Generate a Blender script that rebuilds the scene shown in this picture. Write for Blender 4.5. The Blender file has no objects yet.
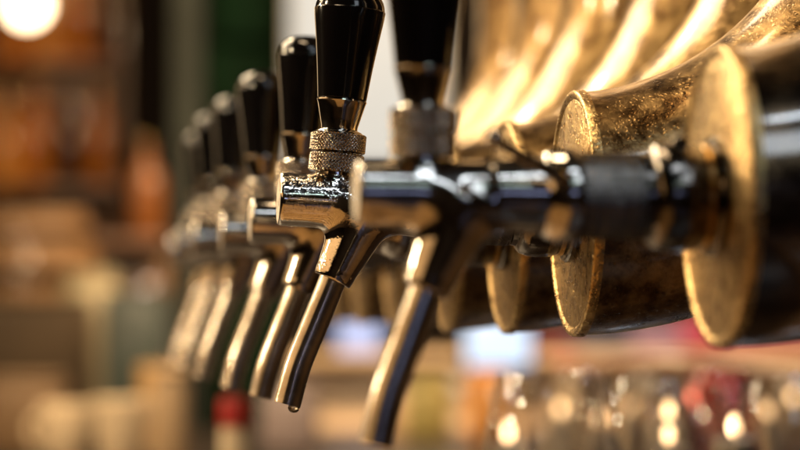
import bpy, bmesh, math, random
import numpy as np
from mathutils import Vector, Matrix, Euler
random.seed(7)
R = math.radians
S = bpy.context.scene
COL = S.collection
MM = 0.001

# ------------------------------------------------------------------ camera
FPX, W0, H0 = 2900.0, 800.0, 450.0
CAM = Vector((0.0, 0.0, 1.25))
YAW, PITCH = R(-7.41), R(1.58)
cd = bpy.data.cameras.new('camera'); cam = bpy.data.objects.new('camera', cd); COL.objects.link(cam)
cam.location = CAM
cam.rotation_euler = Euler((R(90) + PITCH, 0, YAW), 'XYZ')
cd.sensor_width = 36.0; cd.lens = 36.0 * FPX / W0
cd.clip_start = 0.05; cd.clip_end = 200
cd.dof.use_dof = True; cd.dof.focus_distance = 1.388
cd.dof.aperture_fstop = (cd.lens * MM) / 0.0225
cd.dof.aperture_blades = 0
S.camera = cam
RM = cam.rotation_euler.to_matrix()

def P(px, py, d):
    """point d metres ahead of the camera seen at photo pixel (px, py)"""
    return CAM + RM @ Vector(((px - W0/2)/FPX*d, -(py - H0/2)/FPX*d, -d))

# ------------------------------------------------------------------ materials
MATS = {}
def new_mat(name):
    m = bpy.data.materials.new(name); m.use_nodes = True
    nt = m.node_tree; b = nt.nodes['Principled BSDF']; MATS[name] = m
    return m, nt, b
def nd(nt, typ, **kw):
    n = nt.nodes.new(typ)
    for k, v in kw.items():
        if k in n.inputs.keys(): n.inputs[k].default_value = v
        else: setattr(n, k, v)
    return n
def ramp(nt, stops, fac):
    r = nt.nodes.new('ShaderNodeValToRGB'); e = r.color_ramp.elements
    while len(e) < len(stops): e.new(0.5)
    for i, (p, c) in enumerate(stops):
        e[i].position = p; e[i].color = (c[0], c[1], c[2], 1) if hasattr(c, '__len__') else (c, c, c, 1)
    nt.links.new(fac, r.inputs[0]); return r

def metal(name, dark, light, rough=(0.15, 0.35), nscale=40, drops=0, dropscale=260, wob=0.0, wobscale=90, lo=0.38, hi=0.62, dropdist=1.0, topmask=False):
    m, nt, b = new_mat(name); L = nt.links.new
    tc = nd(nt, 'ShaderNodeTexCoord')
    n1 = nd(nt, 'ShaderNodeTexNoise', Scale=nscale, Detail=7, Roughness=0.65); L(tc.outputs['Object'], n1.inputs['Vector'])
    c = ramp(nt, [(lo, dark), (hi, light)], n1.outputs['Fac']); L(c.outputs[0], b.inputs['Base Color'])
    r = ramp(nt, [(0.3, rough[0]), (0.7, rough[1])], n1.outputs['Fac']); L(r.outputs[0], b.inputs['Roughness'])
    b.inputs['Metallic'].default_value = 1
    last = None
    if wob:
        n2 = nd(nt, 'ShaderNodeTexNoise', Scale=wobscale, Detail=4, Roughness=0.55); L(tc.outputs['Object'], n2.inputs['Vector'])
        bp = nd(nt, 'ShaderNodeBump', Strength=wob, Distance=0.002); L(n2.outputs['Fac'], bp.inputs['Height']); last = bp
    if drops:
        n3 = nd(nt, 'ShaderNodeTexNoise', Scale=dropscale*0.35, Detail=2); L(tc.outputs['Object'], n3.inputs['Vector'])
        mx = nd(nt, 'ShaderNodeVectorMath', operation='MULTIPLY_ADD'); mx.inputs[1].default_value = (0.004,)*3
        L(n3.outputs['Color'], mx.inputs[0]); L(tc.outputs['Object'], mx.inputs[2])
        for sc, st in ((dropscale, drops), (dropscale*2.3, drops*0.7)):
            v = nd(nt, 'ShaderNodeTexVoronoi', Scale=sc); L(mx.outputs[0], v.inputs['Vector'])
            # domes of many sizes: radius from the cell's random colour
            sx = nd(nt, 'ShaderNodeSeparateColor'); L(v.outputs['Color'], sx.inputs[0])
            rad = nd(nt, 'ShaderNodeMath', operation='MULTIPLY'); L(sx.outputs[0], rad.inputs[0]); rad.inputs[1].default_value = 0.55
            sub = nd(nt, 'ShaderNodeMath', operation='SUBTRACT', use_clamp=True); L(rad.outputs[0], sub.inputs[0]); L(v.outputs['Distance'], sub.inputs[1])
            pw = nd(nt, 'ShaderNodeMath', operation='POWER'); L(sub.outputs[0], pw.inputs[0]); pw.inputs[1].default_value = 0.5
            bp = nd(nt, 'ShaderNodeBump', Strength=st, Distance=dropdist/sc); L(pw.outputs[0], bp.inputs['Height'])
            if last: L(last.outputs[0], bp.inputs['Normal'])
            last = bp
    if topmask:      # the spray lies on the upward half and on patches of the rest
        ge = nd(nt, 'ShaderNodeNewGeometry'); sp = nd(nt, 'ShaderNodeSeparateXYZ'); L(ge.outputs['Normal'], sp.inputs[0])
        n5 = nd(nt, 'ShaderNodeTexNoise', Scale=90, Detail=2); L(tc.outputs['Object'], n5.inputs['Vector'])
        ad = nd(nt, 'ShaderNodeMath', operation='MULTIPLY_ADD'); L(n5.outputs['Fac'], ad.inputs[0]); ad.inputs[1].default_value = 2.2; L(sp.outputs['Z'], ad.inputs[2])
        mr = nd(nt, 'ShaderNodeMapRange'); L(ad.outputs[0], mr.inputs['Value'])
        mr.inputs['From Min'].default_value = 1.1; mr.inputs['From Max'].default_value = 1.5; mr.inputs['To Min'].default_value = 0.03; mr.inputs['To Max'].default_value = 0.24
        for q in [x for x in nt.nodes if x.bl_idname == 'ShaderNodeBump']: L(mr.outputs[0], q.inputs['Strength'])
    if last: L(last.outputs[0], b.inputs['Normal'])
    return m

def plain(name, col, rough=0.5, metallic=0, nscale=8, var=0.25, emit=None, estr=0, coat=0, bump=0.0):
    m, nt, b = new_mat(name); L = nt.links.new
    tc = nd(nt, 'ShaderNodeTexCoord')
    n1 = nd(nt, 'ShaderNodeTexNoise', Scale=nscale, Detail=5); L(tc.outputs['Object'], n1.inputs['Vector'])
    c = ramp(nt, [(0.3, [x*(1-var) for x in col]), (0.7, [min(1, x*(1+var)) for x in col])], n1.outputs['Fac'])
    L(c.outputs[0], b.inputs['Base Color'])
    b.inputs['Roughness'].default_value = rough; b.inputs['Metallic'].default_value = metallic
    b.inputs['Coat Weight'].default_value = coat
    if emit:
        b.inputs['Emission Color'].default_value = (*emit, 1); b.inputs['Emission Strength'].default_value = estr
    if bump:
        bp = nd(nt, 'ShaderNodeBump', Strength=bump, Distance=0.002); L(n1.outputs['Fac'], bp.inputs['Height']); L(bp.outputs[0], b.inputs['Normal'])
    return m

def glass(name, col=(1, 1, 1), rough=0.0):
    m, nt, b = new_mat(name)
    b.inputs['Base Color'].default_value = (*col, 1); b.inputs['Transmission Weight'].default_value = 1
    b.inputs['Roughness'].default_value = rough; b.inputs['IOR'].default_value = 1.45
    return m

def wood(name, a, c, scale=6, rough=0.35, coat=0.3):
    m, nt, b = new_mat(name); L = nt.links.new
    tc = nd(nt, 'ShaderNodeTexCoord'); mp = nd(nt, 'ShaderNodeMapping'); mp.inputs['Scale'].default_value = (12, 1, 12)
    L(tc.outputs['Object'], mp.inputs['Vector'])
    n = nd(nt, 'ShaderNodeTexNoise', Scale=scale, Detail=8, Roughness=0.6); L(mp.outputs[0], n.inputs['Vector'])
    r = ramp(nt, [(0.3, a), (0.7, c)], n.outputs['Fac']); L(r.outputs[0], b.inputs['Base Color'])
    b.inputs['Roughness'].default_value = rough; b.inputs['Coat Weight'].default_value = coat
    return m

BRASS = metal('brass_pipe_metal', (0.10, 0.052, 0.016), (0.58, 0.39, 0.17), rough=(0.24, 0.40), nscale=75, drops=0.22, dropscale=420, wob=0.22, wobscale=150, lo=0.40, hi=0.72)
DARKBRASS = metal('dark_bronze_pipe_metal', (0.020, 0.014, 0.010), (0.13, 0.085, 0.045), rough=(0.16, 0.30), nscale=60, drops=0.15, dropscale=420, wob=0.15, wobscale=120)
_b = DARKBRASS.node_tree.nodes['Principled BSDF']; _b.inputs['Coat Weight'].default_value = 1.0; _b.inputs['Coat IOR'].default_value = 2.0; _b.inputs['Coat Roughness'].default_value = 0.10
_b = BRASS.node_tree.nodes['Principled BSDF']; _b.inputs['Coat Weight'].default_value = 0.5; _b.inputs['Coat IOR'].default_value = 1.9; _b.inputs['Coat Roughness'].default_value = 0.12
BRASSFACE = metal('brass_disc_metal', (0.40, 0.26, 0.11), (0.66, 0.48, 0.22), rough=(0.22, 0.36), nscale=110, drops=0.4, dropscale=520, wob=0.35, wobscale=260)
BRASSRIM = metal('brass_trim_metal', (0.5, 0.33, 0.13), (0.72, 0.5, 0.22), rough=(0.12, 0.28), nscale=60, wob=0.15, wobscale=120)
CHROME = metal('wet_chrome', (0.60, 0.57, 0.53), (0.78, 0.76, 0.72), rough=(0.03, 0.10), nscale=70, drops=0.35, dropscale=560, wob=0.5, wobscale=120, topmask=True)
CHROMEDRY = metal('polished_chrome', (0.40, 0.375, 0.345), (0.60, 0.57, 0.53), rough=(0.07, 0.16), nscale=60, wob=0.05, wobscale=60)
SATIN = metal('satin_steel', (0.52, 0.48, 0.43), (0.70, 0.66, 0.60), rough=(0.19, 0.30), nscale=50, wob=0.06, wobscale=80)
KNURL = metal('knurled_steel', (0.26, 0.22, 0.18), (0.46, 0.40, 0.33), rough=(0.09, 0.2), nscale=80)
DARKMET = metal('dark_nickel', (0.11, 0.10, 0.09), (0.22, 0.20, 0.18), rough=(0.08, 0.2), nscale=60, wob=0.3, wobscale=120)
DARKKNURL = metal('dark_knurled_steel', (0.15, 0.135, 0.12), (0.28, 0.25, 0.22), rough=(0.10, 0.2), nscale=80)
BLACK = plain('black_lacquer', (0.006, 0.005, 0.005), rough=0.10, nscale=60, coat=0.0)
WATER = glass('beer_drop', (1.0, 0.93, 0.8))

# ------------------------------------------------------------------ mesh helpers
def finish(name, me, mat, parent=None, smooth=40):
    if mat: me.materials.append(mat)
    for p in me.polygons: p.use_smooth = True
    if smooth is not None and smooth < 180: me.set_sharp_from_angle(angle=R(smooth))
    o = bpy.data.objects.new(name, me); COL.objects.link(o)
    if parent: o.parent = parent
    return o
def mesh(name, V, F):
    me = bpy.data.meshes.new(name); me.from_pydata([tuple(v) for v in V], [], F)
    bm = bmesh.new(); bm.from_mesh(me); bmesh.ops.recalc_face_normals(bm, faces=bm.faces); bm.to_mesh(me); bm.free()
    me.update(); return me
def frame(d):
    d = Vector(d).normalized(); a = Vector((0, 1, 0)) if abs(d.y) < 0.9 else Vector((1, 0, 0))
    u = d.cross(a).normalized(); return d, u, d.cross(u).normalized()
def lathe_vf(prof, origin, axis, seg=64, close=False):
    """prof: list of (t along the axis, radius)"""
    d, u, w = frame(axis); o = Vector(origin); V = []; F = []; rings = []
    for t, r in prof:
        if r < 1e-7: rings.append([len(V)]); V.append(o + d*t)
        else:
            rings.append(list(range(len(V), len(V)+seg)))
            for k in range(seg):
                a = 2*math.pi*k/seg; V.append(o + d*t + (u*math.cos(a) + w*math.sin(a))*r)
    pairs = list(zip(rings, rings[1:])) + ([(rings[-1], rings[0])] if close else [])
    for A, B in pairs:
        for k in range(seg):
            k2 = (k+1) % seg
            if len(A) == 1 and len(B) == 1: break
            if len(A) == 1: F.append((A[0], B[k], B[k2]))
            elif len(B) == 1: F.append((A[k], A[k2], B[0]))
            else: F.append((A[k], A[k2], B[k2], B[k]))
    return V, F
def lathe(name, prof, mat, parent=None, origin=(0, 0, 0), axis=(0, 0, 1), seg=64, sharp=35, scale=MM, close=False):
    V, F = lathe_vf([(t*scale, r*scale) for t, r in prof], Vector(origin)*scale, axis, seg, close)
    return finish(name, mesh(name, V, F), mat, parent, sharp)
def catmull(pts, n=8):
    pts = [Vector(p) for p in pts]; q = [pts[0]*2 - pts[1]] + pts + [pts[-1]*2 - pts[-2]]; out = []
    for i in range(1, len(q)-2):
        for k in range(n):
            t = k/n; a, b, c, d = q[i-1:i+3]
            out.append(0.5*((2*b) + (c-a)*t + (2*a-5*b+4*c-d)*t*t + (3*b-a-3*c+d)*t**3))
    out.append(pts[-1]); return out
def tube_vf(path, rad, seg=40, caps=True):
    """rad: function of 0..1 or number"""
    V = []; F = []; n = len(path); prev = None
    for i, p in enumerate(path):
        t = (path[min(i+1, n-1)] - path[max(i-1, 0)]).normalized()
        if prev is None: _, u, w = frame(t)
        else:
            u = (prev - t*prev.dot(t)).normalized(); w = t.cross(u)
        prev = u; r = rad(i/(n-1)) if callable(rad) else rad
        for k in range(seg):
            a = 2*math.pi*k/seg; V.append(p + (u*math.cos(a) + w*math.sin(a))*r)
    for i in range(n-1):
        for k in range(seg):
            k2 = (k+1) % seg; F.append((i*seg+k, i*seg+k2, (i+1)*seg+k2, (i+1)*seg+k))
    if caps: F.append(tuple(range(seg))); F.append(tuple(range((n-1)*seg, n*seg)))
    return V, F
def tube(name, path, rad, mat, parent=None, seg=40, caps=True, sharp=40):
    V, F = tube_vf(path, rad, seg, caps); return finish(name, mesh(name, V, F), mat, parent, sharp)
def box(name, c, size, mat, parent=None, rot=0, bevel=0.004):
    bm = bmesh.new(); bmesh.ops.create_cube(bm, size=1)
    for v in bm.verts: v.co = Vector((v.co.x*size[0], v.co.y*size[1], v.co.z*size[2]))
    if bevel: bmesh.ops.bevel(bm, geom=bm.edges[:], offset=min(bevel, min(size)*0.3), segments=2, profile=0.5, affect='EDGES')
    me = bpy.data.meshes.new(name); bm.to_mesh(me); bm.free()
    o = finish(name, me, mat, parent, 40); o.location = c; o.rotation_euler = (0, 0, rot); return o
def thing(name, label, cat, loc=(0, 0, 0), group=None):
    o = bpy.data.objects.new(name, None); COL.objects.link(o); o.location = loc; o.empty_display_size = 0.02
    return tag(o, label, cat, group)
def tag(o, label, cat, group=None):
    o['label'] = label; o['category'] = cat
    if group: o['group'] = group
    return o
def struct(o, label=None):
    o['kind'] = 'structure'
    if label: o['label'] = label
    return o
def copy_tree(o, parent=None):
    c = o.copy(); COL.objects.link(c); c.parent = parent
    if parent: c.matrix_parent_inverse = o.matrix_parent_inverse.copy()
    for ch in list(o.children): copy_tree(ch, c)
    return c

def knurl(name, t0, t1, r, mat, parent, origin, axis, teeth=56, depth=0.45, pitch=1.35, sub=4, edge=0.8):
    """diamond-knurled ring, bevelled at both ends (millimetres)"""
    d, u, w = frame(axis); o = Vector(origin)*MM
    seg = teeth*sub; rows = max(6, int((t1-t0)/pitch*sub)); V = []; F = []
    ts = [t0, t0, t0+edge*0.5] + [t0+edge + (t1-t0-2*edge)*i/rows for i in range(rows+1)] + [t1-edge*0.5, t1, t1]
    n = len(ts)
    for i, t in enumerate(ts):
        inner = i in (0, n-1); flat = i < 3 or i > n-4
        for k in range(seg):
            a = 2*math.pi*k/seg
            if inner: rr = r*0.55
            elif i in (1, n-2): rr = r - edge
            elif flat: rr = r - edge*0.25
            else:
                p1 = k/sub + t/pitch; p2 = k/sub - t/pitch
                h = min(abs((p1 % 1) - 0.5), abs((p2 % 1) - 0.5))*2
                rr = r - depth*(1 - min(1, h*1.6))
            V.append(o + d*t*MM + (u*math.cos(a) + w*math.sin(a))*rr*MM)
    for i in range(n-1):
        for k in range(seg):
            k2 = (k+1) % seg; F.append((i*seg+k, i*seg+k2, (i+1)*seg+k2, (i+1)*seg+k))
    return finish(name, mesh(name, V, F), mat, parent, 50)

def surface_nets(f, lo, hi, h):
    """mesh of f = 0 on a grid, with numpy"""
    ax = [np.arange(lo[i], hi[i]+h, h) for i in range(3)]
    X, Y, Z = np.meshgrid(*ax, indexing='ij'); D = f(X, Y, Z); n = D.shape
    c = np.stack([D[i:n[0]-1+i, j:n[1]-1+j, k:n[2]-1+k] for i in (0, 1) for j in (0, 1) for k in (0, 1)])
    act = (c.min(0) < 0) & (c.max(0) >= 0)
    idx = -np.ones(act.shape, int); idx[act] = np.arange(act.sum())
    corners = [(i, j, k) for i in (0, 1) for j in (0, 1) for k in (0, 1)]
    ii = np.argwhere(act); cv = c[:, act]; acc = np.zeros((len(ii), 3)); cnt = np.zeros(len(ii))
    for a in range(8):
        for b in range(a+1, 8):
            A, B = np.array(corners[a]), np.array(corners[b])
            if np.abs(A-B).sum() != 1: continue
            va, vb = cv[a], cv[b]; m = (va < 0) != (vb < 0)
            t = np.where(m, va/np.where(m, va-vb, 1), 0)
            acc += np.where(m[:, None], A + t[:, None]*(B-A), 0); cnt += m
    V = (ii + acc/cnt[:, None])*h + np.array(lo)
    F = []
    for axis in range(3):
        s0 = [slice(None)]*3; s1 = [slice(None)]*3; s0[axis] = slice(0, -1); s1[axis] = slice(1, None)
        cr = np.argwhere((D[tuple(s0)] < 0) != (D[tuple(s1)] < 0))
        b, g = [x for x in range(3) if x != axis]
        for e in cr:
            q = []
            ok = True
            for db, dg in ((0, 0), (1, 0), (1, 1), (0, 1)):
                p = e.copy(); p[b] -= db; p[g] -= dg
                if p.min() < 0 or any(p[x] >= act.shape[x] for x in range(3)) or idx[tuple(p)] < 0: ok = False; break
                q.append(int(idx[tuple(p)]))
            if ok: F.append(tuple(q))
    return V, F
def smin(a, b, k):
    hh = np.clip(0.5 + 0.5*(b-a)/k, 0, 1); return b*(1-hh) + a*hh - k*hh*(1-hh)
def sd_cyl(X, Y, Z, a, b, ra, rb, rnd):
    """rounded cone-cylinder from a to b"""
    a, b = np.array(a, float), np.array(b, float); L = np.linalg.norm(b-a); d = (b-a)/L
    px, py, pz = X-a[0], Y-a[1], Z-a[2]; t = px*d[0]+py*d[1]+pz*d[2]
    rr = np.sqrt(np.maximum(0, px**2+py**2+pz**2-t**2)); rad = ra + (rb-ra)*np.clip(t/L, 0, 1)
    dx = rr - rad + rnd; dy = np.abs(t-L/2) - L/2 + rnd
    return np.minimum(np.maximum(dx, dy), 0) + np.sqrt(np.maximum(dx, 0)**2+np.maximum(dy, 0)**2) - rnd

# ------------------------------------------------------------------ the beer tap
# local frame in millimetres: origin at the centre of the brass end disc, outlet towards -X, up +Z
def body_sdf(X, Y, Z):
    d = sd_cyl(X, Y, Z, (-143, 0, 0), (-72, 0, 0), 12.6, 13.2, 1.6)
    d = smin(d, sd_cyl(X, Y, Z, (-90, 0, 0), (-68, 0, 0), 12.0, 15.5, 1.5), 5)
    d = smin(d, sd_cyl(X, Y, Z, (-117, 0, 0), (-117, 0, 13.2), 10.2, 9.4, 0.6), 2.2)
    neck = sd_cyl(X, Y, Z, (-101.0, 0, -3), (-115.2, 0, -36.0), 14.6, 9.2, 0.8)
    d = smin(d, neck, 7.5)
    d = smin(d, sd_cyl(X, Y, Z, (-114.0, 0, -33.2), (-115.8, 0, -37.4), 9.5, 9.2, 0.6), 0.8)
    return d

def make_tap():
    t = thing('beer_tap', '', 'beer tap', group='beer taps on brass pipes in a row along the bar')
    # curved brass pipe
    path = []; p = Vector((0, 0, 0)); s = 0.0; ds = 3.0; ang = 0.0; Rb = 192.0
    while ang < R(89.5):
        path.append(p.copy()*MM)
        ang = R(5)*min(1, s/10) + max(0, s-6)/Rb
        p = p + Vector((math.cos(ang), 0, math.sin(ang)))*ds; s += ds
    for k in range(24):
        path.append(p.copy()*MM); p = p + Vector((0, 0, 1))*(30)
    pipe = tube('pipe', path, 58.3*MM, BRASS, t, seg=128, caps=False, sharp=180)
    lathe('end_disc', [(1.2, 0), (1.2, 54.2), (0.9, 54.6), (1.0, 55.0), (1.7, 55.8), (2.1, 56.8), (2.1, 57.8), (1.7, 58.7), (1.0, 59.2), (-3.0, 59.3), (-3.4, 58.0), (-3.4, 50)],
          BRASSFACE, pipe, axis=(-1, 0, 0), seg=160, sharp=40)
    tilt = []
    # mounting collar against the disc
    c = lathe('mounting_collar', [(1.0, 10), (1.0, 22.5), (1.6, 23.6), (3.6, 23.8), (4.6, 23), (5.2, 19.5), (6.5, 18.4), (8.0, 18.6), (9.2, 20.4), (12, 21.4), (18, 21.8), (23, 21.4),
              (26.5, 20.2), (28, 18.6), (28.6, 17.0), (31, 16.6), (31, 9)], DARKMET, t, axis=(-1, 0, 0), seg=96); tilt.append(c)
    g = lathe('brass_ring', [(5.4, 16), (5.4, 19.6), (5.9, 20.6), (8.2, 20.6), (8.8, 19.6), (8.8, 16)], BRASSRIM, c, axis=(-1, 0, 0), seg=96, close=True)
    lathe('set_screw', [(19.5, 3.6), (22.0, 3.6), (24.4, 3.0), (25.2, 2.0), (25.4, 0)], DARKMET, c, origin=(-17, 0, 0), axis=(0, -0.35, 0.94), seg=24)
    n = knurl('coupling_nut', 31.2, 56.5, 17.2, DARKKNURL, t, (0, 0, 0), (-1, 0, 0), teeth=48, depth=0.7, pitch=2.2, edge=1.2); tilt.append(n)
    r_ = lathe('coupling_ring', [(56.5, 9), (56.5, 17.6), (57.3, 18.8), (60, 19.3), (64, 18.6), (67.5, 17.2), (69.5, 16.2), (71, 14.5), (71, 9)], CHROMEDRY, t, axis=(-1, 0, 0), seg=96); tilt.append(r_)
    lv = tube('flow_lever', [Vector(q)*MM for q in catmull([(-63, -14, 3), (-68, -20, 6.5), (-79, -23, 11.5), (-91, -25, 18)], 8)],
              lambda u: (3.2 - 1.0*u)*MM, DARKMET, t, seg=20); tilt.append(lv)
    lathe('ball_knob', [(3.6*-math.cos(math.pi*i/14), 3.6*math.sin(math.pi*i/14)) for i in range(15)], CHROMEDRY, lv, origin=(-93.2, -25.4, 19.6), seg=28, sharp=180)
    # chrome body with its neck, one smooth casting
    V, F = surface_nets(body_sdf, (-147, -19, -41), (-65, 19, 16), 0.62)
    b = finish('body', mesh('body', V*MM, F), CHROME, t, 180); tilt.append(b)
    # spout
    sp = catmull([(-115.2, 0, -36.2), (-118.2, 0, -45), (-124.0, 0, -60.7), (-130.4, 0, -78.7), (-134.6, 0, -96.9)], 10)
    V, F = tube_vf([q*MM for q in sp], 6.5*MM, 48, False); n0 = len(V); seg = 48
    end = sp[-1]; tdir = (sp[-1]-sp[-2]).normalized()
    V2, F2 = tube_vf([(q)*MM for q in reversed(sp[-12:])], 5.5*MM, 48, False)   # bore
    F = F + [tuple(i+n0 for i in f) for f in F2]; V = V + V2
    # lip joining outer and inner walls
    base = n0-seg
    # nearest-start alignment of both rings
    k0 = min(range(seg), key=lambda k: (V[n0+k]-V[base]).length)
    dirn = 1 if (V[n0+(k0+1) % seg]-V[base+1]).length < (V[n0+(k0-1) % seg]-V[base+1]).length else -1
    for k in range(seg):
        a0, a1 = base+k, base+(k+1) % seg; b0, b1 = n0+(k0+dirn*k) % seg, n0+(k0+dirn*(k+1)) % seg
        F.append((a0, a1, b1, b0))
    spo = finish('spout', mesh('spout', V, F), SATIN, t, 50); tilt.append(spo)
    # handle assembly, pivoting above the body
    hp = (-117, 0, 0)
    hs = []
    st = lathe('handle_stem', [(12.5, 7), (12.5, 9.6), (14.0, 9.6), (14.0, 7.5), (34.5, 7.5)], CHROMEDRY, t, axis=(0, 0, 1), seg=48); hs.append(st)
    hs.append(knurl('knurled_ring', 13.9, 22.9, 13.1, KNURL, t, (0, 0, 0), (0, 0, 1), teeth=46, depth=0.55, pitch=1.75, sub=6))
    hs.append(knurl('knurled_ring', 23.5, 32.6, 13.3, KNURL, t, (0, 0, 0), (0, 0, 1), teeth=46, depth=0.55, pitch=1.75, sub=6))
    h = lathe('handle', [(48.6, 8), (48.6, 11.2), (49.2, 11.7), (54, 12.2), (62, 13.1), (70, 14.1), (78, 15.2), (84, 16.1), (88, 16.7), (91, 17.0), (91.6, 17.05), (91.9, 16.7),
              (94, 16.4), (96.2, 15.7), (98.2, 14.5), (100, 12.6), (101.4, 10), (102.3, 7), (102.8, 3.5), (102.9, 0)], BLACK, t, axis=(0, 0, 1), seg=72, sharp=25); hs.append(h)
    lathe('ferrule', [(32.4, 6), (32.4, 10.8), (33.0, 11.2), (33.6, 10.6), (34.4, 8.6), (36, 8.7), (40, 9.7), (44, 10.7), (47.2, 11.5), (47.9, 11.9), (48.5, 11.8), (48.8, 11.2), (48.8, 8)],
          CHROMEDRY, h, axis=(0, 0, 1), seg=72, sharp=30)
    return t, pipe, tilt, hs

def pose(t, tilt_deg, handle_deg, twist=0, spin=0, down=0):
    """tilt of the faucet on its disc and of the handle on the body"""
    rt = Matrix.Rotation(R(tilt_deg), 4, 'Y') @ Matrix.Rotation(R(twist), 4, 'X')
    rh = rt @ Matrix.Translation((-0.117, 0, 0)) @ Matrix.Rotation(R(handle_deg), 4, 'Y') @ Matrix.Rotation(R(spin), 4, 'Z')
    for ch in t.children:
        k = ch.name.split('.')[0]
        if k == 'pipe': continue
        if k == 'flow_lever' and down: ch.matrix_basis = rt @ Matrix.Rotation(R(down), 4, 'X'); continue
        ch.matrix_basis = rh if k in ('handle_stem', 'knurled_ring', 'handle') else rt

tap, pipe0, _, _ = make_tap()
dry_body = [c for c in tap.children if c.name.startswith('body')][0].data.copy(); dry_body.materials[0] = CHROMEDRY
D2 = P(575, 213.5, 1.392)
SP = 0.2227
# offset along the row (m), small x / z play, tilt, handle tilt, label
rowspec = [
 (0.0, 0, 0, 2.5, 2.7, 'beer tap in sharp focus with wet chrome body and knurled rings under its black handle'),
 (-0.262, 0.007, -0.0018, 0.4, 0.6, 'nearest beer tap, soft and dark, with its small lever visible before the sharp tap'),
 (SP, 0.004, -0.001, 1.4, 2.4, 'slightly blurred beer tap directly behind the sharp one, whole handle in view'),
 (2*SP, 0.003, -0.002, 1.2, -0.4, 'blurred beer tap, second behind the sharp one'),
 (3*SP, -0.002, 0, 0.6, 2.6, 'blurred beer tap, third behind the sharp one'),
 (4*SP, 0.0, 0, 1.6, 0.2, 'strongly blurred beer tap, fourth behind the sharp one and last but one of the row'),
 (5*SP, 0.004, 0, 1.0, 1.0, 'most distant and most blurred beer tap at the far left end of the row'),
]
for i, (dy, dx, dz, ti, ha, lab) in enumerate(rowspec):
    o = tap if i == 0 else copy_tree(tap)
    o.location = D2 + Vector((dx, dy, dz)); o['label'] = lab
    for ch in o.children:
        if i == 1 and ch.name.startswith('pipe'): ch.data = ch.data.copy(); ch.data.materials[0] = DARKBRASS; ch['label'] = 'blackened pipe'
    for ch in o.children:                                    # only the sharp tap has just been splashed
        if i and ch.name.startswith('body'): ch.data = dry_body
    pose(o, ti, ha, twist=random.uniform(-2, 2), spin=37*i, down=0 if i == 1 else 30)
# the drop that hangs from the sharp tap's spout
bpy.context.view_layer.update()
spout2 = [c for c in tap.children if c.name.startswith('spout')][0]
dr = lathe('drip', [(-1.0, 0), (-0.9, 1.6), (0, 2.6), (1.2, 2.9), (2.4, 2.4), (3.2, 1.4), (3.5, 0)], WATER, spout2, origin=(-131.4, -1.0, -97.2), axis=(0, 0, -1), seg=24, sharp=180)

def beads(name, spots, parent, basis=None):
    """flattened water beads: spots = (point mm, normal, radius mm, drip)"""
    V = []; F = []
    for p, n, r, drip in spots:
        d, u, w = frame(n); p = Vector(p)
        base = len(V); segs = 10
        for (hh, rr) in ((-.12, 1.0), (.22, .9), (.42, .62), (.5, .25)):
            for k in range(segs):
                a = 2*math.pi*k/segs; q = (u*math.cos(a) + w*math.sin(a))*rr*r
                if drip: q.z *= 1 + drip*(1 if q.z > 0 else 0.15)
                V.append((p + q + d*hh*r)*MM)
        V.append((p + d*.53*r)*MM)
        for i in range(3):
            for k in range(segs):
                k2 = (k+1) % segs; F.append((base+i*segs+k, base+i*segs+k2, base+(i+1)*segs+k2, base+(i+1)*segs+k))
        for k in range(segs): F.append((base+3*segs+k, base+3*segs+(k+1) % segs, base+4*segs))
        F.append(tuple(base+k for k in reversed(range(segs))))
    o = finish(name, mesh(name, V, F), BEAD, parent, 180); o['kind'] = 'stuff'
    if basis is not None: o.matrix_basis = basis
    return o
BEAD = glass('water_bead', (1, 0.98, 0.95)); BEAD.node_tree.nodes['Principled BSDF'].inputs['IOR'].default_value = 1.33
rnd = random.Random(3)
spots = []
for _ in range(330):                                          # sides and belly of the sharp pipe
    s_ = rnd.uniform(4, 110); a = rnd.uniform(-R(75), R(5)); ang = R(5) + max(0, s_-6)/192.0
    cx = 192*(math.sin(ang)-math.sin(R(5))) + 6; cz = 192*(math.cos(R(5))-math.cos(ang)) + .3
    up = Vector((-math.sin(ang), 0, math.cos(ang))); n = up*math.sin(a) + Vector((0, -1, 0))*math.cos(a)
    r = 0.45 + 1.5*rnd.random()**3
    spots.append((Vector((cx, 0, cz)) + n*58.25, n, r, rnd.choice((0, 0, 0, .8, 2.2)) if r > .9 else 0))
pipe2 = [c for c in tap.children if c.name.startswith('pipe')][0]
beads('droplets', spots, pipe2)
disc2 = [c for c in pipe2.children if c.name.startswith('end_disc')][0]
spots = []
for _ in range(230):
    a = rnd.uniform(0, 2*math.pi); q = 53*math.sqrt(rnd.random()); r = 0.35 + 1.0*rnd.random()**3
    if q > 25: spots.append(((-1.2, q*math.cos(a), q*math.sin(a)), (-1, 0, 0), r, rnd.choice((0, 0, .8, 1.6))))
beads('droplets', spots, pipe2)
# ------------------------------------------------------------------ the room
Z0 = CAM.z - 0.215                                           # bar top
BARWOOD = wood('pale_bar_wood', (0.40, 0.27, 0.15), (0.62, 0.46, 0.28))
DWOOD = wood('dark_wood', (0.05, 0.022, 0.008), (0.12, 0.055, 0.02))
DWOOD2 = wood('bar_top_wood', (0.012, 0.006, 0.003), (0.032, 0.016, 0.007), rough=0.35)
OWOOD = wood('amber_wood', (0.17, 0.06, 0.014), (0.34, 0.13, 0.03))
def slab(name, x0, x1, y0, y1, z0, z1, mat, parent=None, bevel=0.0):
    return box(name, ((x0+x1)/2, (y0+y1)/2, (z0+z1)/2), (x1-x0, y1-y0, z1-z0), mat, parent, 0, bevel)
struct(slab('floor', -4, 3, -2.5, 10, -0.1, 0, plain('brown_floor', (0.035, 0.02, 0.012), 0.5)))
struct(slab('ceiling', -4, 3, -2.5, 10, 3.2, 3.3, plain('dark_ceiling', (0.015, 0.010, 0.007), 0.8)))
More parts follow.
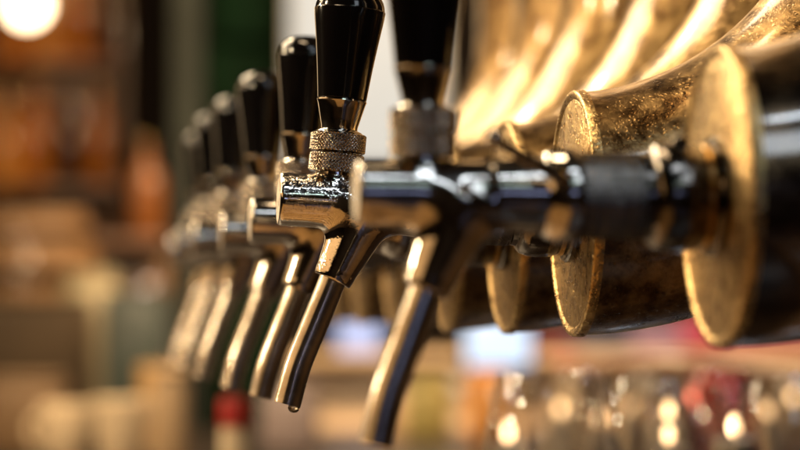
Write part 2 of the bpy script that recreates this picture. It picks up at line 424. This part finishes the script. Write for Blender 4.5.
WALLM = plain('brown_wall', (0.025, 0.013, 0.006), 0.7)
struct(slab('back_wall', -4, 3, 10, 10.1, 0, 3.2, WALLM))
struct(slab('side_wall', -4.1, -4, -2.5, 10, 0, 3.2, WALLM))
struct(slab('side_wall', 3, 3.1, -2.5, 10, 0, 3.2, WALLM))
struct(slab('front_wall', -4, 3, -2.6, -2.5, 0, 3.2, WALLM))

bar = thing('bar_counter', 'long brown wooden bar counter under the row of beer taps', 'bar counter', (0.2, 4, 0))
def under(o, p):
    bpy.context.view_layer.update(); o.parent = p; o.matrix_parent_inverse = p.matrix_world.inverted(); return o
under(slab('counter_top', -0.55, 1.6, 0.55, 5.0, Z0-0.05, Z0, DWOOD2, None, 0.006), bar)
under(slab('counter_front', -0.45, 1.5, 0.65, 4.9, 0.0, Z0-0.052, DWOOD, None, 0.004), bar)

tray = thing('reflector_tray', 'slatted oak drip tray on the bar under the two nearest spouts', 'reflector', (D2.x-0.26, 1.05, Z0))  # unseen tray, added as a warm reflector for the undersides of the taps
tw = wood('tray_oak', (0.34, 0.18, 0.06), (0.58, 0.35, 0.14), rough=0.4)
tx = D2.x
under(slab('tray_base', tx-0.44, tx-0.10, 0.72, 1.42, Z0+0.002, Z0+0.010, DWOOD, None, 0.002), tray)
sl_bm = bmesh.new()
for k in range(16):
    g = bmesh.ops.create_cube(sl_bm, size=1)
    for v in g['verts']: v.co = Vector((v.co.x*0.33, v.co.y*0.034, v.co.z*0.008)) + Vector((tx-0.27, 0.745+0.0435*k, Z0+0.0145))
sl_me = bpy.data.meshes.new('slats'); sl_bm.to_mesh(sl_me); sl_bm.free()
under(finish('slats', sl_me, tw, None, 30), tray)
for xa, xb in ((tx-0.452, tx-0.4405), (tx-0.0995, tx-0.088)): under(slab('rim', xa, xb, 0.72, 1.42, Z0+0.002, Z0+0.03, tw, None, 0.003), tray)
board = thing('reflector_board', 'round-cornered brown board added out of view to reflect light into the brass pipe', 'board', (tx+0.34, 1.0, Z0))  # unseen board, added so the belly of the brass pipe reflects something lit
bo = under(slab('board', tx+0.12, tx+0.62, 0.72, 1.36, Z0+0.002, Z0+0.022, wood('board_walnut', (0.09, 0.045, 0.015), (0.15, 0.08, 0.03), rough=0.45), None, 0.008), board)
hd = under(slab('handle', tx+0.33, tx+0.41, 1.362, 1.50, Z0+0.004, Z0+0.020, MATS['board_walnut'] if 'board_walnut' in MATS else tw, None, 0.006), board)

def ctr(px, d):      # a spot on the bar top in the direction of px, d metres ahead
    q = P(px, 305, d); return Vector((q.x, q.y, Z0))

# -- far backdrop pieces
def panel(name, px0, px1, py0, py1, d, thick, mat, label, cat, bevel=0.01):
    a, b = P(px0, py0, d), P(px1, py1, d)
    c = (a+b)/2; w = abs(px1-px0)*d/FPX; h = abs(py1-py0)*d/FPX
    o = box(name, c, (w, thick, h), mat, None, YAW, bevel); return tag(o, label, cat) if label else o

# green door with frame and pale post
dr_ = thing('green_door', 'dark green door in shade behind the black handles', 'door', P(245, 700, 6.6))
dg = plain('dark_green_paint', (0.002, 0.014, 0.005), 0.8); dg.node_tree.nodes['Principled BSDF'].inputs['Specular IOR Level'].default_value = 0.1
for nm, a in (('door_leaf', (206, 288, -260, 560, 6.6, 0.05)), ('door_panel', (216, 278, -200, 40, 6.55, 0.03)), ('door_panel', (216, 278, 90, 420, 6.55, 0.03))):
    under(panel(nm, *a, dg, None, None), dr_)
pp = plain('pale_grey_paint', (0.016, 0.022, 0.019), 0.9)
po = thing('pale_post', 'pale grey-green square post left of the green door', 'post', P(187, 650, 6.1))
under(panel('shaft', 173, 201, -420, 640, 6.1, 0.06, pp, None, None), po)
under(panel('plinth', 168, 206, 560, 660, 6.1, 0.08, pp, None, None), po)
# pale frosted window
wn = thing('frosted_window', 'pale frosted window glowing softly behind the nearest two black handles', 'window', P(365, 160, 6.4))
wm = plain('frosted_daylight', (0.15, 0.16, 0.16), 0.6, emit=(0.80, 0.92, 0.98), estr=0.48, nscale=2)
fr = under(panel('frame', 286, 446, -240, 172, 6.42, 0.06, plain('white_frame', (0.55, 0.55, 0.5), 0.5), None, None), wn)
pa = under(panel('pane', 291, 441, -232, 166, 6.38, 0.03, wm, None, None), wn)

# amber wood shelf unit at the left with bottles
sh = thing('bottle_shelf', 'amber wooden shelf unit at the far left under a glowing globe lamp', 'shelf', P(60, 420, 7.6))
for nm, a, mt in (('back_board', (-70, 128, -220, 420, 7.75, 0.03), OWOOD), ('side_board', (122, 132, -220, 420, 7.6, 0.3), DWOOD), ('side_board', (-74, -64, -220, 420, 7.6, 0.3), DWOOD),
                  ('shelf_board', (-63, 121, -112, -105, 7.6, 0.26), OWOOD), ('shelf_board', (-63, 121, 62, 69, 7.6, 0.26), OWOOD), ('shelf_board', (-63, 121, 186, 195, 7.6, 0.26), DWOOD)):
    under(panel(nm, *a, mt, None, None, 0.004), sh)
def bottle(loc, h, r, mat, label, group=None, capmat=None, name='bottle'):
    b = lathe(name, [(0, 0), (0, r*0.9), (h*0.02, r), (h*0.55, r), (h*0.66, r*0.8), (h*0.74, r*0.42), (h*0.8, r*0.34), (h*0.97, r*0.34), (h*0.975, r*0.42), (h, r*0.42), (h, 0)], mat, None, seg=28, scale=1, sharp=50)
    b.location = loc; tag(b, label, 'bottle', group)
    c = lathe('cap', [(h*0.955, r*0.36), (h*0.955, r*0.46), (h*1.01, r*0.46), (h*1.015, r*0.3), (h*1.015, 0)], capmat or BRASSRIM, b, seg=20, scale=1)
    return b
amb = plain('amber_glass', (0.5, 0.17, 0.02), 0.12, coat=0.5, nscale=20)
brn = plain('brown_glass', (0.10, 0.035, 0.01), 0.1, coat=0.5)
org = plain('orange_label_glass', (0.65, 0.28, 0.06), 0.2, coat=0.4)
BG = 'bottles on the amber shelf'
for k, (px, py, hh, mt, lab) in enumerate([
    (-30, 61, .30, brn, 'brown bottle at the left end of the amber shelf, outside the lamp glow'),
    (14, 61, .27, amb, 'amber bottle directly under the glowing globe lamp'),
    (47, 61, .31, org, 'orange bottle right of the one under the globe lamp'),
    (78, 61, .30, amb, 'tall amber bottle third along the upper shelf'),
    (106, 61, .26, brn, 'dark bottle at the right end of the upper shelf'),
    (6, 185, .24, org, 'short orange bottle at the left of the lower shelf'),
    (36, 185, .27, amb, 'amber bottle second along the lower shelf'),
    (70, 185, .25, brn, 'brown bottle third along the lower shelf'),
    (100, 185, .26, amb, 'amber bottle at the right end of the lower shelf')]):
    bottle(P(px, py, 7.58), hh, 0.037, mt, lab, BG)
bottle(P(146, 236, 5.72), 0.19, 0.034, plain('rust_glass', (0.17, 0.06, 0.014), 0.3, coat=.1), 'rust brown bottle standing alone on the dark ledge left of the pale post')
lg = thing('dark_cabinet', 'dark brown cabinet with a ledge behind the far taps at left', 'cabinet', P(60, 600, 5.8))
under(panel('ledge', -120, 172, 237, 250, 5.75, 0.34, DWOOD, None, None), lg)
under(panel('cabinet_front', -118, 170, 250, 640, 5.8, 0.20, wood('mid_wood', (0.12, 0.06, 0.025), (0.22, 0.12, 0.05)), None, None), lg)

# globe lamps
def globe(loc, r, estr, label, drop=0.6, col=(1, 0.78, 0.48)):
    t = thing('globe_lamp', label, 'lamp', loc, 'globe lamps over the bar')
    m = MATS.get('glow_%g' % estr) or plain('glow_%g' % estr, (0.9, 0.8, 0.6), 0.3, emit=col, estr=estr)
    g = lathe('globe', [(-r*math.cos(math.pi*i/16), r*math.sin(math.pi*i/16)) for i in range(17)], m, t, seg=32, scale=1, sharp=180)
    lathe('lamp_cap', [(r*0.9, 0), (r*0.9, r*0.45), (r*1.25, r*0.4), (r*1.35, r*0.1), (r*1.35, 0)], BRASSRIM, t, seg=24, scale=1)
    tube('cord', [Vector((0, 0, r*1.3)), Vector((0, 0, 3.2-loc[2]))], 0.004, BLACK, t, seg=8)
    return t
globe(P(27, 4, 6.0), 0.044, 7, 'bright globe lamp blurred to a white disc at the top left corner')

# -- things on the bar, all well out of focus
def jar(loc, h, r, mat, label, cat, lid=None, name='jar'):
    j = lathe(name, [(0, 0), (0, r*.92), (h*.04, r), (h*.8, r), (h*.88, r*.9), (h*.9, r*.75), (h, r*.75), (h, 0)], mat, None, seg=32, scale=1); j.location = loc; tag(j, label, cat)
    if lid: lathe('lid', [(h*.93, r*.77), (h*.93, r*.86), (h*1.08, r*.86), (h*1.1, r*.8), (h*1.1, 0)], lid, j, seg=32, scale=1)
    return j
def capjar(px, d, y0, y1, r, label, cat):
    t = thing(cat, label, cat, ctr(px, d)); za = P(px, y1, d).z - Z0; zb = P(px, y0, d).z - Z0
    lathe('pot', [(0, 0), (0, r*.9), (.004, r), (za*.93, r), (za, r*.85), (za, 0)], cream, t, seg=32, scale=1)
    lathe('lid', [(za-.002, r*.8), (za-.002, r*1.04), (zb-.004, r*1.04), (zb, r*.9), (zb, 0)], red, t, seg=32, scale=1)
    return t
cream = plain('cream_paper', (0.72, 0.56, 0.36), 0.6)
red = plain('red_plastic', (0.36, 0.008, 0.006), 0.35)
steelgrey = plain('grey_green_metal', (0.05, 0.065, 0.055), 0.4)
def stand(name, px, pw, d, ytop, mat, label, cat, depth=0.1, rot=None, base=None):
    """a rounded box on the bar top, ytop = its photo height"""
    q = ctr(px, d)
    if base: q.z = P(px, base, d).z + 0.001
    zt = P(px, ytop, d).z; h = zt - q.z; w = pw*d/FPX
    t = thing(name, label, cat, q)
    o = box('case', (0, 0, h/2), (w, depth, h), mat, t, YAW if rot is None else rot, 0.012)
    l = box('lid', (0, 0, h+0.004), (w*0.94, depth*0.94, 0.008), mat, t, YAW if rot is None else rot, 0.003)
    return t
# pale back counter beyond the bar, its lit front fills the lower middle
bc = thing('back_counter', 'pale beige counter in warm light far behind the spouts', 'counter', P(440, 700, 6.0))
under(panel('counter_front', 296, 930, 362, 700, 6.0, 0.30, wood('beige_laminate', (0.62, 0.45, 0.30), (0.78, 0.60, 0.42)), None, None, 0.01), bc)
under(panel('counter_top', 288, 938, 352, 362, 5.98, 0.42, wood('beige_top', (0.45, 0.32, 0.2), (0.6, 0.46, 0.3)), None, None, 0.01), bc)
# screens on the back counter
def screen(px0, px1, py0, py1, d, col, estr, label):
    t = thing('screen', label, 'screen', P((px0+px1)/2, py1+14, d))
    m = plain('glow_%s' % label[:12].replace(' ', '_'), (0.03, 0.035, 0.04), 0.2, emit=col, estr=estr, nscale=6)
    under(panel('bezel', px0-3, px1+3, py0-3, py1+3, d+0.02, 0.03, BLACK, None, None), t)
    under(panel('display', px0, px1, py0, py1, d, 0.012, m, None, None, 0.003), t)
    under(panel('stand', (px0+px1)/2-10, (px0+px1)/2+10, py1, py1+14, d+0.02, 0.06, BLACK, None, None), t)
    return t
screen(338, 380, 306, 352, 5.9, (0.55, 0.62, 0.95), 1.0, 'small lilac-blue glowing screen seen between the two nearest spouts')
screen(466, 530, 318, 366, 5.2, (0.66, 0.80, 1.0), 1.3, 'larger white-blue glowing screen right of the nearest spout')
stand('orange_box', 487, 40, 4.6, 377, plain('orange_card', (0.75, 0.30, 0.03), 0.5), 'orange carton below the white-blue screen', 'carton')
stand('olive_box', 428, 46, 4.7, 382, plain('olive_card', (0.34, 0.28, 0.09), 0.5), 'olive green carton right of the nearest spout tip', 'carton')
jar(ctr(400, 4.8), 0.07, 0.03, plain('tan_ceramic', (0.6, 0.42, 0.24), 0.3), 'small tan jar beside the olive carton', 'jar', cream)
# dark and magenta things under the brass pipes
stand('navy_crate', 600, 70, 5.95, 336, plain('navy_plastic', (0.03, 0.035, 0.08), 0.4), 'dark navy crate on the back counter seen below the second brass disc', 'crate', 0.2, base=352)
stand('purple_crate', 655, 60, 5.95, 330, plain('purple_plastic', (0.16, 0.10, 0.20), 0.4), 'dull purple crate right of the navy crate', 'crate', 0.2, base=352)
stand('magenta_crate', 694, 44, 5.95, 320, plain('magenta_plastic', (0.20, 0.01, 0.05), 0.4), 'dark magenta crate below the nearest brass disc', 'crate', 0.2, base=352)
stand('maroon_crate', 775, 120, 5.95, 338, plain('dusty_pink_plastic', (0.20, 0.06, 0.08), 0.5), 'dusty pink crate at the right edge of the frame', 'crate', 0.2, base=352)
stand('maroon_box', 556, 46, 5.95, 338, plain('maroon_card', (0.10, 0.012, 0.02), 0.5), 'dark maroon carton right of the white-blue screen', 'carton', 0.2, base=352)
capjar(573, 3.6, 358, 376, 0.022, 'tall cream jar with a red lid below the second brass disc', 'jar')
# left group
stand('grey_bin', 138, 62, 4.7, 296, steelgrey, 'dark grey-green metal bin behind the farthest spouts', 'bin', 0.16)
jar(ctr(92, 4.9), P(92, 270, 4.9).z-Z0, 0.055, plain('pale_olive_glaze', (0.36, 0.31, 0.20), 0.5), 'pale olive-beige stoneware jar left of the dark grey bin', 'jar', None)
t = thing('barrel', 'tan wooden barrel at the left edge of the frame', 'barrel', ctr(26, 5.1)); hb = P(26, 212, 5.1).z - Z0
lathe('staves', [(0, 0), (0, .105), (hb*.2, .125), (hb*.5, .134), (hb*.8, .125), (hb, .105), (hb, .098), (hb-.012, .095), (hb-.012, 0)], wood('barrel_oak', (0.11, 0.055, 0.017), (0.20, 0.105, 0.038), rough=.6), t, seg=56, scale=1)
for f in (.12, .3, .7, .88):
    rr = .134 - .029*(abs(f-.5)*2)**1.7
    lathe('hoop', [(hb*f-.012, rr-.004), (hb*f-.012, rr+.003), (hb*f+.012, rr+.003), (hb*f+.012, rr-.004)], DARKMET, t, seg=56, scale=1, close=True)
stand('dark_hamper', 24, 132, 4.8, 304, plain('dark_brown_cloth', (0.05, 0.03, 0.012), 0.8), 'dark brown cloth-covered box in front of the barrel at the left edge', 'box', 0.12)
def cup(px, d, ytop, r, mat, label, rz):
    t = thing('cup', label, 'cup', ctr(px, d), 'cups at the lower left of the bar'); t.rotation_euler.z = R(rz); h = P(px, ytop, d).z - Z0
    lathe('bowl', [(0, 0), (0, r*.6), (.004, r*.64), (h*.5, r*.92), (h, r), (h+.001, r-.0015), (h, r-.003), (h*.5, r*.92-.003), (.008, r*.6), (.008, 0)], mat, t, seg=40, scale=1)
    tube('handle', catmull([(r*.93, 0, h*.8), (r*1.5, 0, h*.72), (r*1.45, 0, h*.4), (r*.85, 0, h*.3)], 6), .004, mat, t, 12)
cup(66, 3.9, 404, 0.036, cream, 'cream cup, left one of the pair at the lower left', 150)
cup(122, 3.8, 400, 0.038, cream, 'cream cup, right one of the pair at the lower left', -20)
cup(158, 4.3, 366, 0.03, plain('ochre_glaze', (0.5, 0.3, 0.12), .3), 'ochre cup behind the pair of cream cups', 30)
stand('cream_tray', 170, 34, 3.6, 376, plain('tan_card', (0.42, 0.28, 0.15), 0.6), 'upright tan carton between the cream cups and the small red-lidded jar', 'carton', 0.08)
stand('brown_box', 30, 70, 4.2, 380, plain('kraft_card', (0.13, 0.075, 0.033), 0.6), 'brown carton at the lower left corner', 'carton', 0.16)
capjar(234, 2.7, 398, 424, 0.0125, 'cream jar with a small red lid below the blurred spout tips', 'jar')
stand('grey_box', 290, 56, 4.3, 388, plain('mauve_grey_card', (0.22, 0.17, 0.16), 0.5), 'mauve-grey carton below the sharp spout tip', 'carton', 0.12)

# glassware at lower right
def thin_glass(name, col):
    m = bpy.data.materials.new(name); m.use_nodes = True; MATS[name] = m
    nt = m.node_tree; nt.nodes.remove(nt.nodes['Principled BSDF']); L = nt.links.new
    tr = nd(nt, 'ShaderNodeBsdfTransparent'); tr.inputs['Color'].default_value = (*col, 1)
    gs = nd(nt, 'ShaderNodeBsdfGlossy'); gs.inputs['Roughness'].default_value = 0.02
    lw = nd(nt, 'ShaderNodeLayerWeight'); pw = nd(nt, 'ShaderNodeMath', operation='POWER'); L(lw.outputs['Facing'], pw.inputs[0]); pw.inputs[1].default_value = 4
    fr = nd(nt, 'ShaderNodeMath', operation='MULTIPLY_ADD'); L(pw.outputs[0], fr.inputs[0]); fr.inputs[1].default_value = 0.75; fr.inputs[2].default_value = 0.07
    mx = nd(nt, 'ShaderNodeMixShader'); L(fr.outputs[0], mx.inputs[0]); L(tr.outputs[0], mx.inputs[1]); L(gs.outputs[0], mx.inputs[2])
    L(mx.outputs[0], nt.nodes['Material Output'].inputs['Surface']); return m
CLEAR = thin_glass('clear_glass', (0.97, 0.96, 0.95)); PINK = thin_glass('pink_glass', (0.98, 0.78, 0.82))
def tumbler(loc, h, r, mat, label, foot=0.0, liquid=None):
    t = thing('drinking_glass', label, 'glass', loc, 'glasses on the bar below the brass pipes')
    th = 0.0016
    if foot:
        prof = [(0, 0), (0, r*.85), (0.003, r*.86), (0.006, 0.006), (foot*.5, 0.004), (foot, 0.006), (foot+h*.12, r*.55), (foot+h*.4, r*.98), (foot+h*.6, r), (foot+h, r*.8),
                (foot+h, r*.8-th), (foot+h*.6, r-th), (foot+h*.4, r*.98-th), (foot+h*.12, r*.55-th), (foot+th*3, 0)]
    else:
        prof = [(0, 0), (0, r*.55), (0.002, r*.60), (h*.14, r*.78), (h*.3, r*.93), (h*.45, r), (h*.6, r*.985), (h*.8, r*.86), (h, r*.70), (h+.0008, r*.70-th*.5), (h, r*.70-th),
                (h*.8, r*.86-th), (h*.6, r*.985-th), (h*.45, r-th), (h*.3, r*.93-th), (h*.16, r*.77-th), (0.008, r*.55-th), (0.006, 0)]
    lathe('bowl', prof, mat, t, seg=64, scale=1, sharp=50)
    if liquid:
        lathe('drink', [(0.010, 0), (0.010, r*.54-th*1.6), (h*.16, r*.76-th*1.8), (h*.3, r*.92-th*1.8), (h*.45, r*.99-th*1.8), (h*.5, r*.985-th*1.8), (h*.5, 0)], liquid, t, seg=48, scale=1)
    return t
def rimz(py, d): return P(0, py, d).z - Z0
def gl(px, d, ytop, r, label, **k):
    h = P(400, ytop, d).z - Z0
    f = k.pop('foot', 0); return tumbler(ctr(px, d), h-f, r, k.pop('mat', CLEAR), label, foot=f, **k)
gl(545, 1.86, 374, 0.044, 'wide clear glass, leftmost of the glasses under the brass pipes')
gl(642, 2.0, 378, 0.038, 'clear glass right of the wide leftmost one')
gl(585, 2.6, 372, 0.035, 'clear glass behind the two leftmost glasses')
gl(718, 2.45, 370, 0.038, 'pink glass standing among the clear ones', mat=PINK)
gl(668, 2.7, 380, 0.035, 'clear glass in the gap behind the pink one')
gl(785, 1.92, 382, 0.040, 'clear glass at the right edge of the frame')
gl(742, 2.8, 382, 0.036, 'clear glass behind and right of the pink one')
gl(604, 2.5, 384, 0.033, 'small clear glass just right of the added glint between the left glasses')
gl(690, 2.05, 388, 0.032, 'small clear glass in front of the pink one')
gl(508, 2.7, 386, 0.033, 'small clear glass behind the left edge of the wide glass')
gl(655, 3.0, 374, 0.036, 'tall clear glass farthest back below the brown rail')
gl(800, 2.6, 378, 0.034, 'clear glass cut by the right edge, farther back')
AMBL = plain('amber_drink', (0.75, 0.3, 0.03), 0.1, coat=0.3)
gl(770, 3.1, 395, 0.030, 'glass of amber drink far right behind the clear glasses', liquid=AMBL)
capjar(720, 2.9, 374, 406, 0.025, 'cream tub with a red lid behind the pink glass', 'tub')
# small glowing beads on stubs, standing in for glints on the glassware
TG = 'added glints among the glasses'
glow = plain('glint_bead', (0.9, 0.6, 0.3), 0.5, emit=(1.0, 0.66, 0.34), estr=13)
pale_stub = plain('pale_stub', (0.75, 0.68, 0.55), 0.5)
for px, py, d, lab in ((668, 410, 2.35, 'added glint left of the pink glass'), (692, 396, 2.75, 'added glint just above and behind the brightest one, beside the pink glass'), (630, 404, 3.1, 'small distant added glint left of the brightest one'), (734, 426, 2.3, 'low added glint in front of the pink glass'), (560, 408, 3.1, 'small distant added glint seen through the wide glass'), (792, 396, 3.2, 'added glint at the right edge of the frame'),
                       (668, 434, 2.25, 'low added glint under the one left of the pink glass'), (768, 410, 2.9, 'added glint before the glass of amber drink'), (508, 432, 2.5, 'added glint at the left foot of the wide glass'),
                       (600, 418, 2.6, 'added glint between the two clear glasses at the left')):
    t = thing('glint_stub', lab, 'candle', ctr(px, d), TG); zf = P(px, py, d).z - Z0
    lathe('holder', [(0, 0), (0, .018), (zf-.012, .016), (zf-.010, .0165), (zf-.012, .0145), (zf-.014, 0)], pale_stub, t, seg=28, scale=1)
    lathe('glint_bead', [(zf-.007, 0), (zf-.005, .0026), (zf-.001, .0036), (zf+.003, .0028), (zf+.006, .0012), (zf+.008, 0)], glow, t, seg=16, scale=1, sharp=180)
# brown rail crossing behind the glasses
rl = tube('rail', catmull([P(560, 372, 3.3), P(640, 364, 3.2), P(720, 366, 3.1), P(830, 378, 3.0)], 8), 0.011, plain('brown_varnish', (0.24, 0.12, 0.05), 0.3, coat=0.4), None, 24)
tag(rl, 'brown curved rail running behind the glasses at lower right', 'rail')

# ------------------------------------------------------------------ lamps
def area(name, loc, target, size, sizey, power, col):
    l = bpy.data.lights.new(name, 'AREA'); l.shape = 'RECTANGLE'; l.size = size; l.size_y = sizey; l.energy = power; l.color = col
    o = bpy.data.objects.new(name, l); COL.objects.link(o); o.location = loc
    o.rotation_euler = (Vector(target)-Vector(loc)).to_track_quat('-Z', 'Y').to_euler(); return o
TC = D2
WARM = (1.0, 0.66, 0.34); COOL = (0.80, 0.90, 1.0)
area('strip_lamp', TC + Vector((0.08, -1.15, 1.35)), TC, 0.55, 0.06, 2.0, COOL)
area('strip_lamp', TC + Vector((0.08, -1.75, 0.85)), TC, 0.5, 0.05, 0.4, (0.72, 0.95, 0.9))
area('window_lamp', TC + Vector((0.55, -2.0, 1.35)), TC + Vector((.1, -.2, 0)), 0.5, 0.6, 3.2, COOL)
area('screen_lamp', TC + Vector((0.1, -2.4, 0.16)), TC, 0.6, 0.10, 0.5, (0.45, 0.55, 1.0))
area('unseen_warm_light', TC + Vector((-0.35, 0.1, 1.25)), TC + Vector((-.3, 0, -.2)), 0.16, 0.5, 7, (1, .72, .42))  # overhead light added to warm the reflecting tray
area('unseen_warm_light', TC + Vector((-2.2, 0.6, 0.72)), TC + Vector((0,0.6,0)), 5.2, 0.62, 14, (1, .55, .21))
area('unseen_warm_light', TC + Vector((-0.95, 4.2, 0.3)), TC, 1.2, 0.8, 4.2, (1, .68, .36))
area('unseen_warm_light', TC + Vector((-1.25, 1.7, 1.5)), TC + Vector((0.2, .6, .2)), 1.8, 1.2, 85, (1.0, 0.76, 0.48))
area('unseen_warm_light', P(60, 200, 5.4) + Vector((-0.3, -0.8, 1.4)), P(60, 150, 7.6), 0.6, 0.3, 22, (1, 0.62, 0.28))
area('unseen_warm_light', P(570, 200, 5.2) + Vector((0, -0.5, 0.95)), P(580, 420, 6.0), 1.1, 0.2, 85, (1, 0.68, 0.38))
area('unseen_warm_light', P(105, 300, 3.7) + Vector((0, -0.1, 0.55)), P(105, 430, 3.8), 0.3, 0.15, 11, (1, 0.72, 0.42))  # light added to brighten the cream cups
area('cool_glint_light', P(690, -90, 2.3), P(690, 410, 2.2), 0.12, 0.12, 2.5, (0.78, 0.86, 1.0))  # light added for bluish glints on the glasses
area('unseen_warm_light', P(650, 200, 2.8) + Vector((0, 0, 0.9)), P(640, 420, 2.8), 0.2, 0.06, 7, (1, 0.8, 0.6))  # small light added to put highlights on the glassware
for q in ((-0.9, 0.35, 0.22), (-1.0, 0.75, 0.5), (-0.8, 0.1, 0.45), (-0.35, 1.0, 0.75)):
    globe(TC + Vector(q), 0.028, 260, 'small warm globe lamp hanging above the bar outside the picture')

w = bpy.data.worlds.new('World'); S.world = w; w.use_nodes = True
w.node_tree.nodes['Background'].inputs[0].default_value = (0.02, 0.012, 0.006, 1)
w.node_tree.nodes['Background'].inputs[1].default_value = 1

S.view_settings.view_transform = 'Standard'; S.view_settings.look = 'None'; S.view_settings.exposure = 0.0; S.view_settings.gamma = 1
S.cycles.use_denoising = True
S.cycles.max_bounces = 32; S.cycles.transmission_bounces = 32; S.cycles.glossy_bounces = 6; S.cycles.diffuse_bounces = 3; S.cycles.caustics_reflective = False; S.cycles.caustics_refractive = False
S.cycles.transparent_max_bounces = 48; S.cycles.sample_clamp_indirect = 80
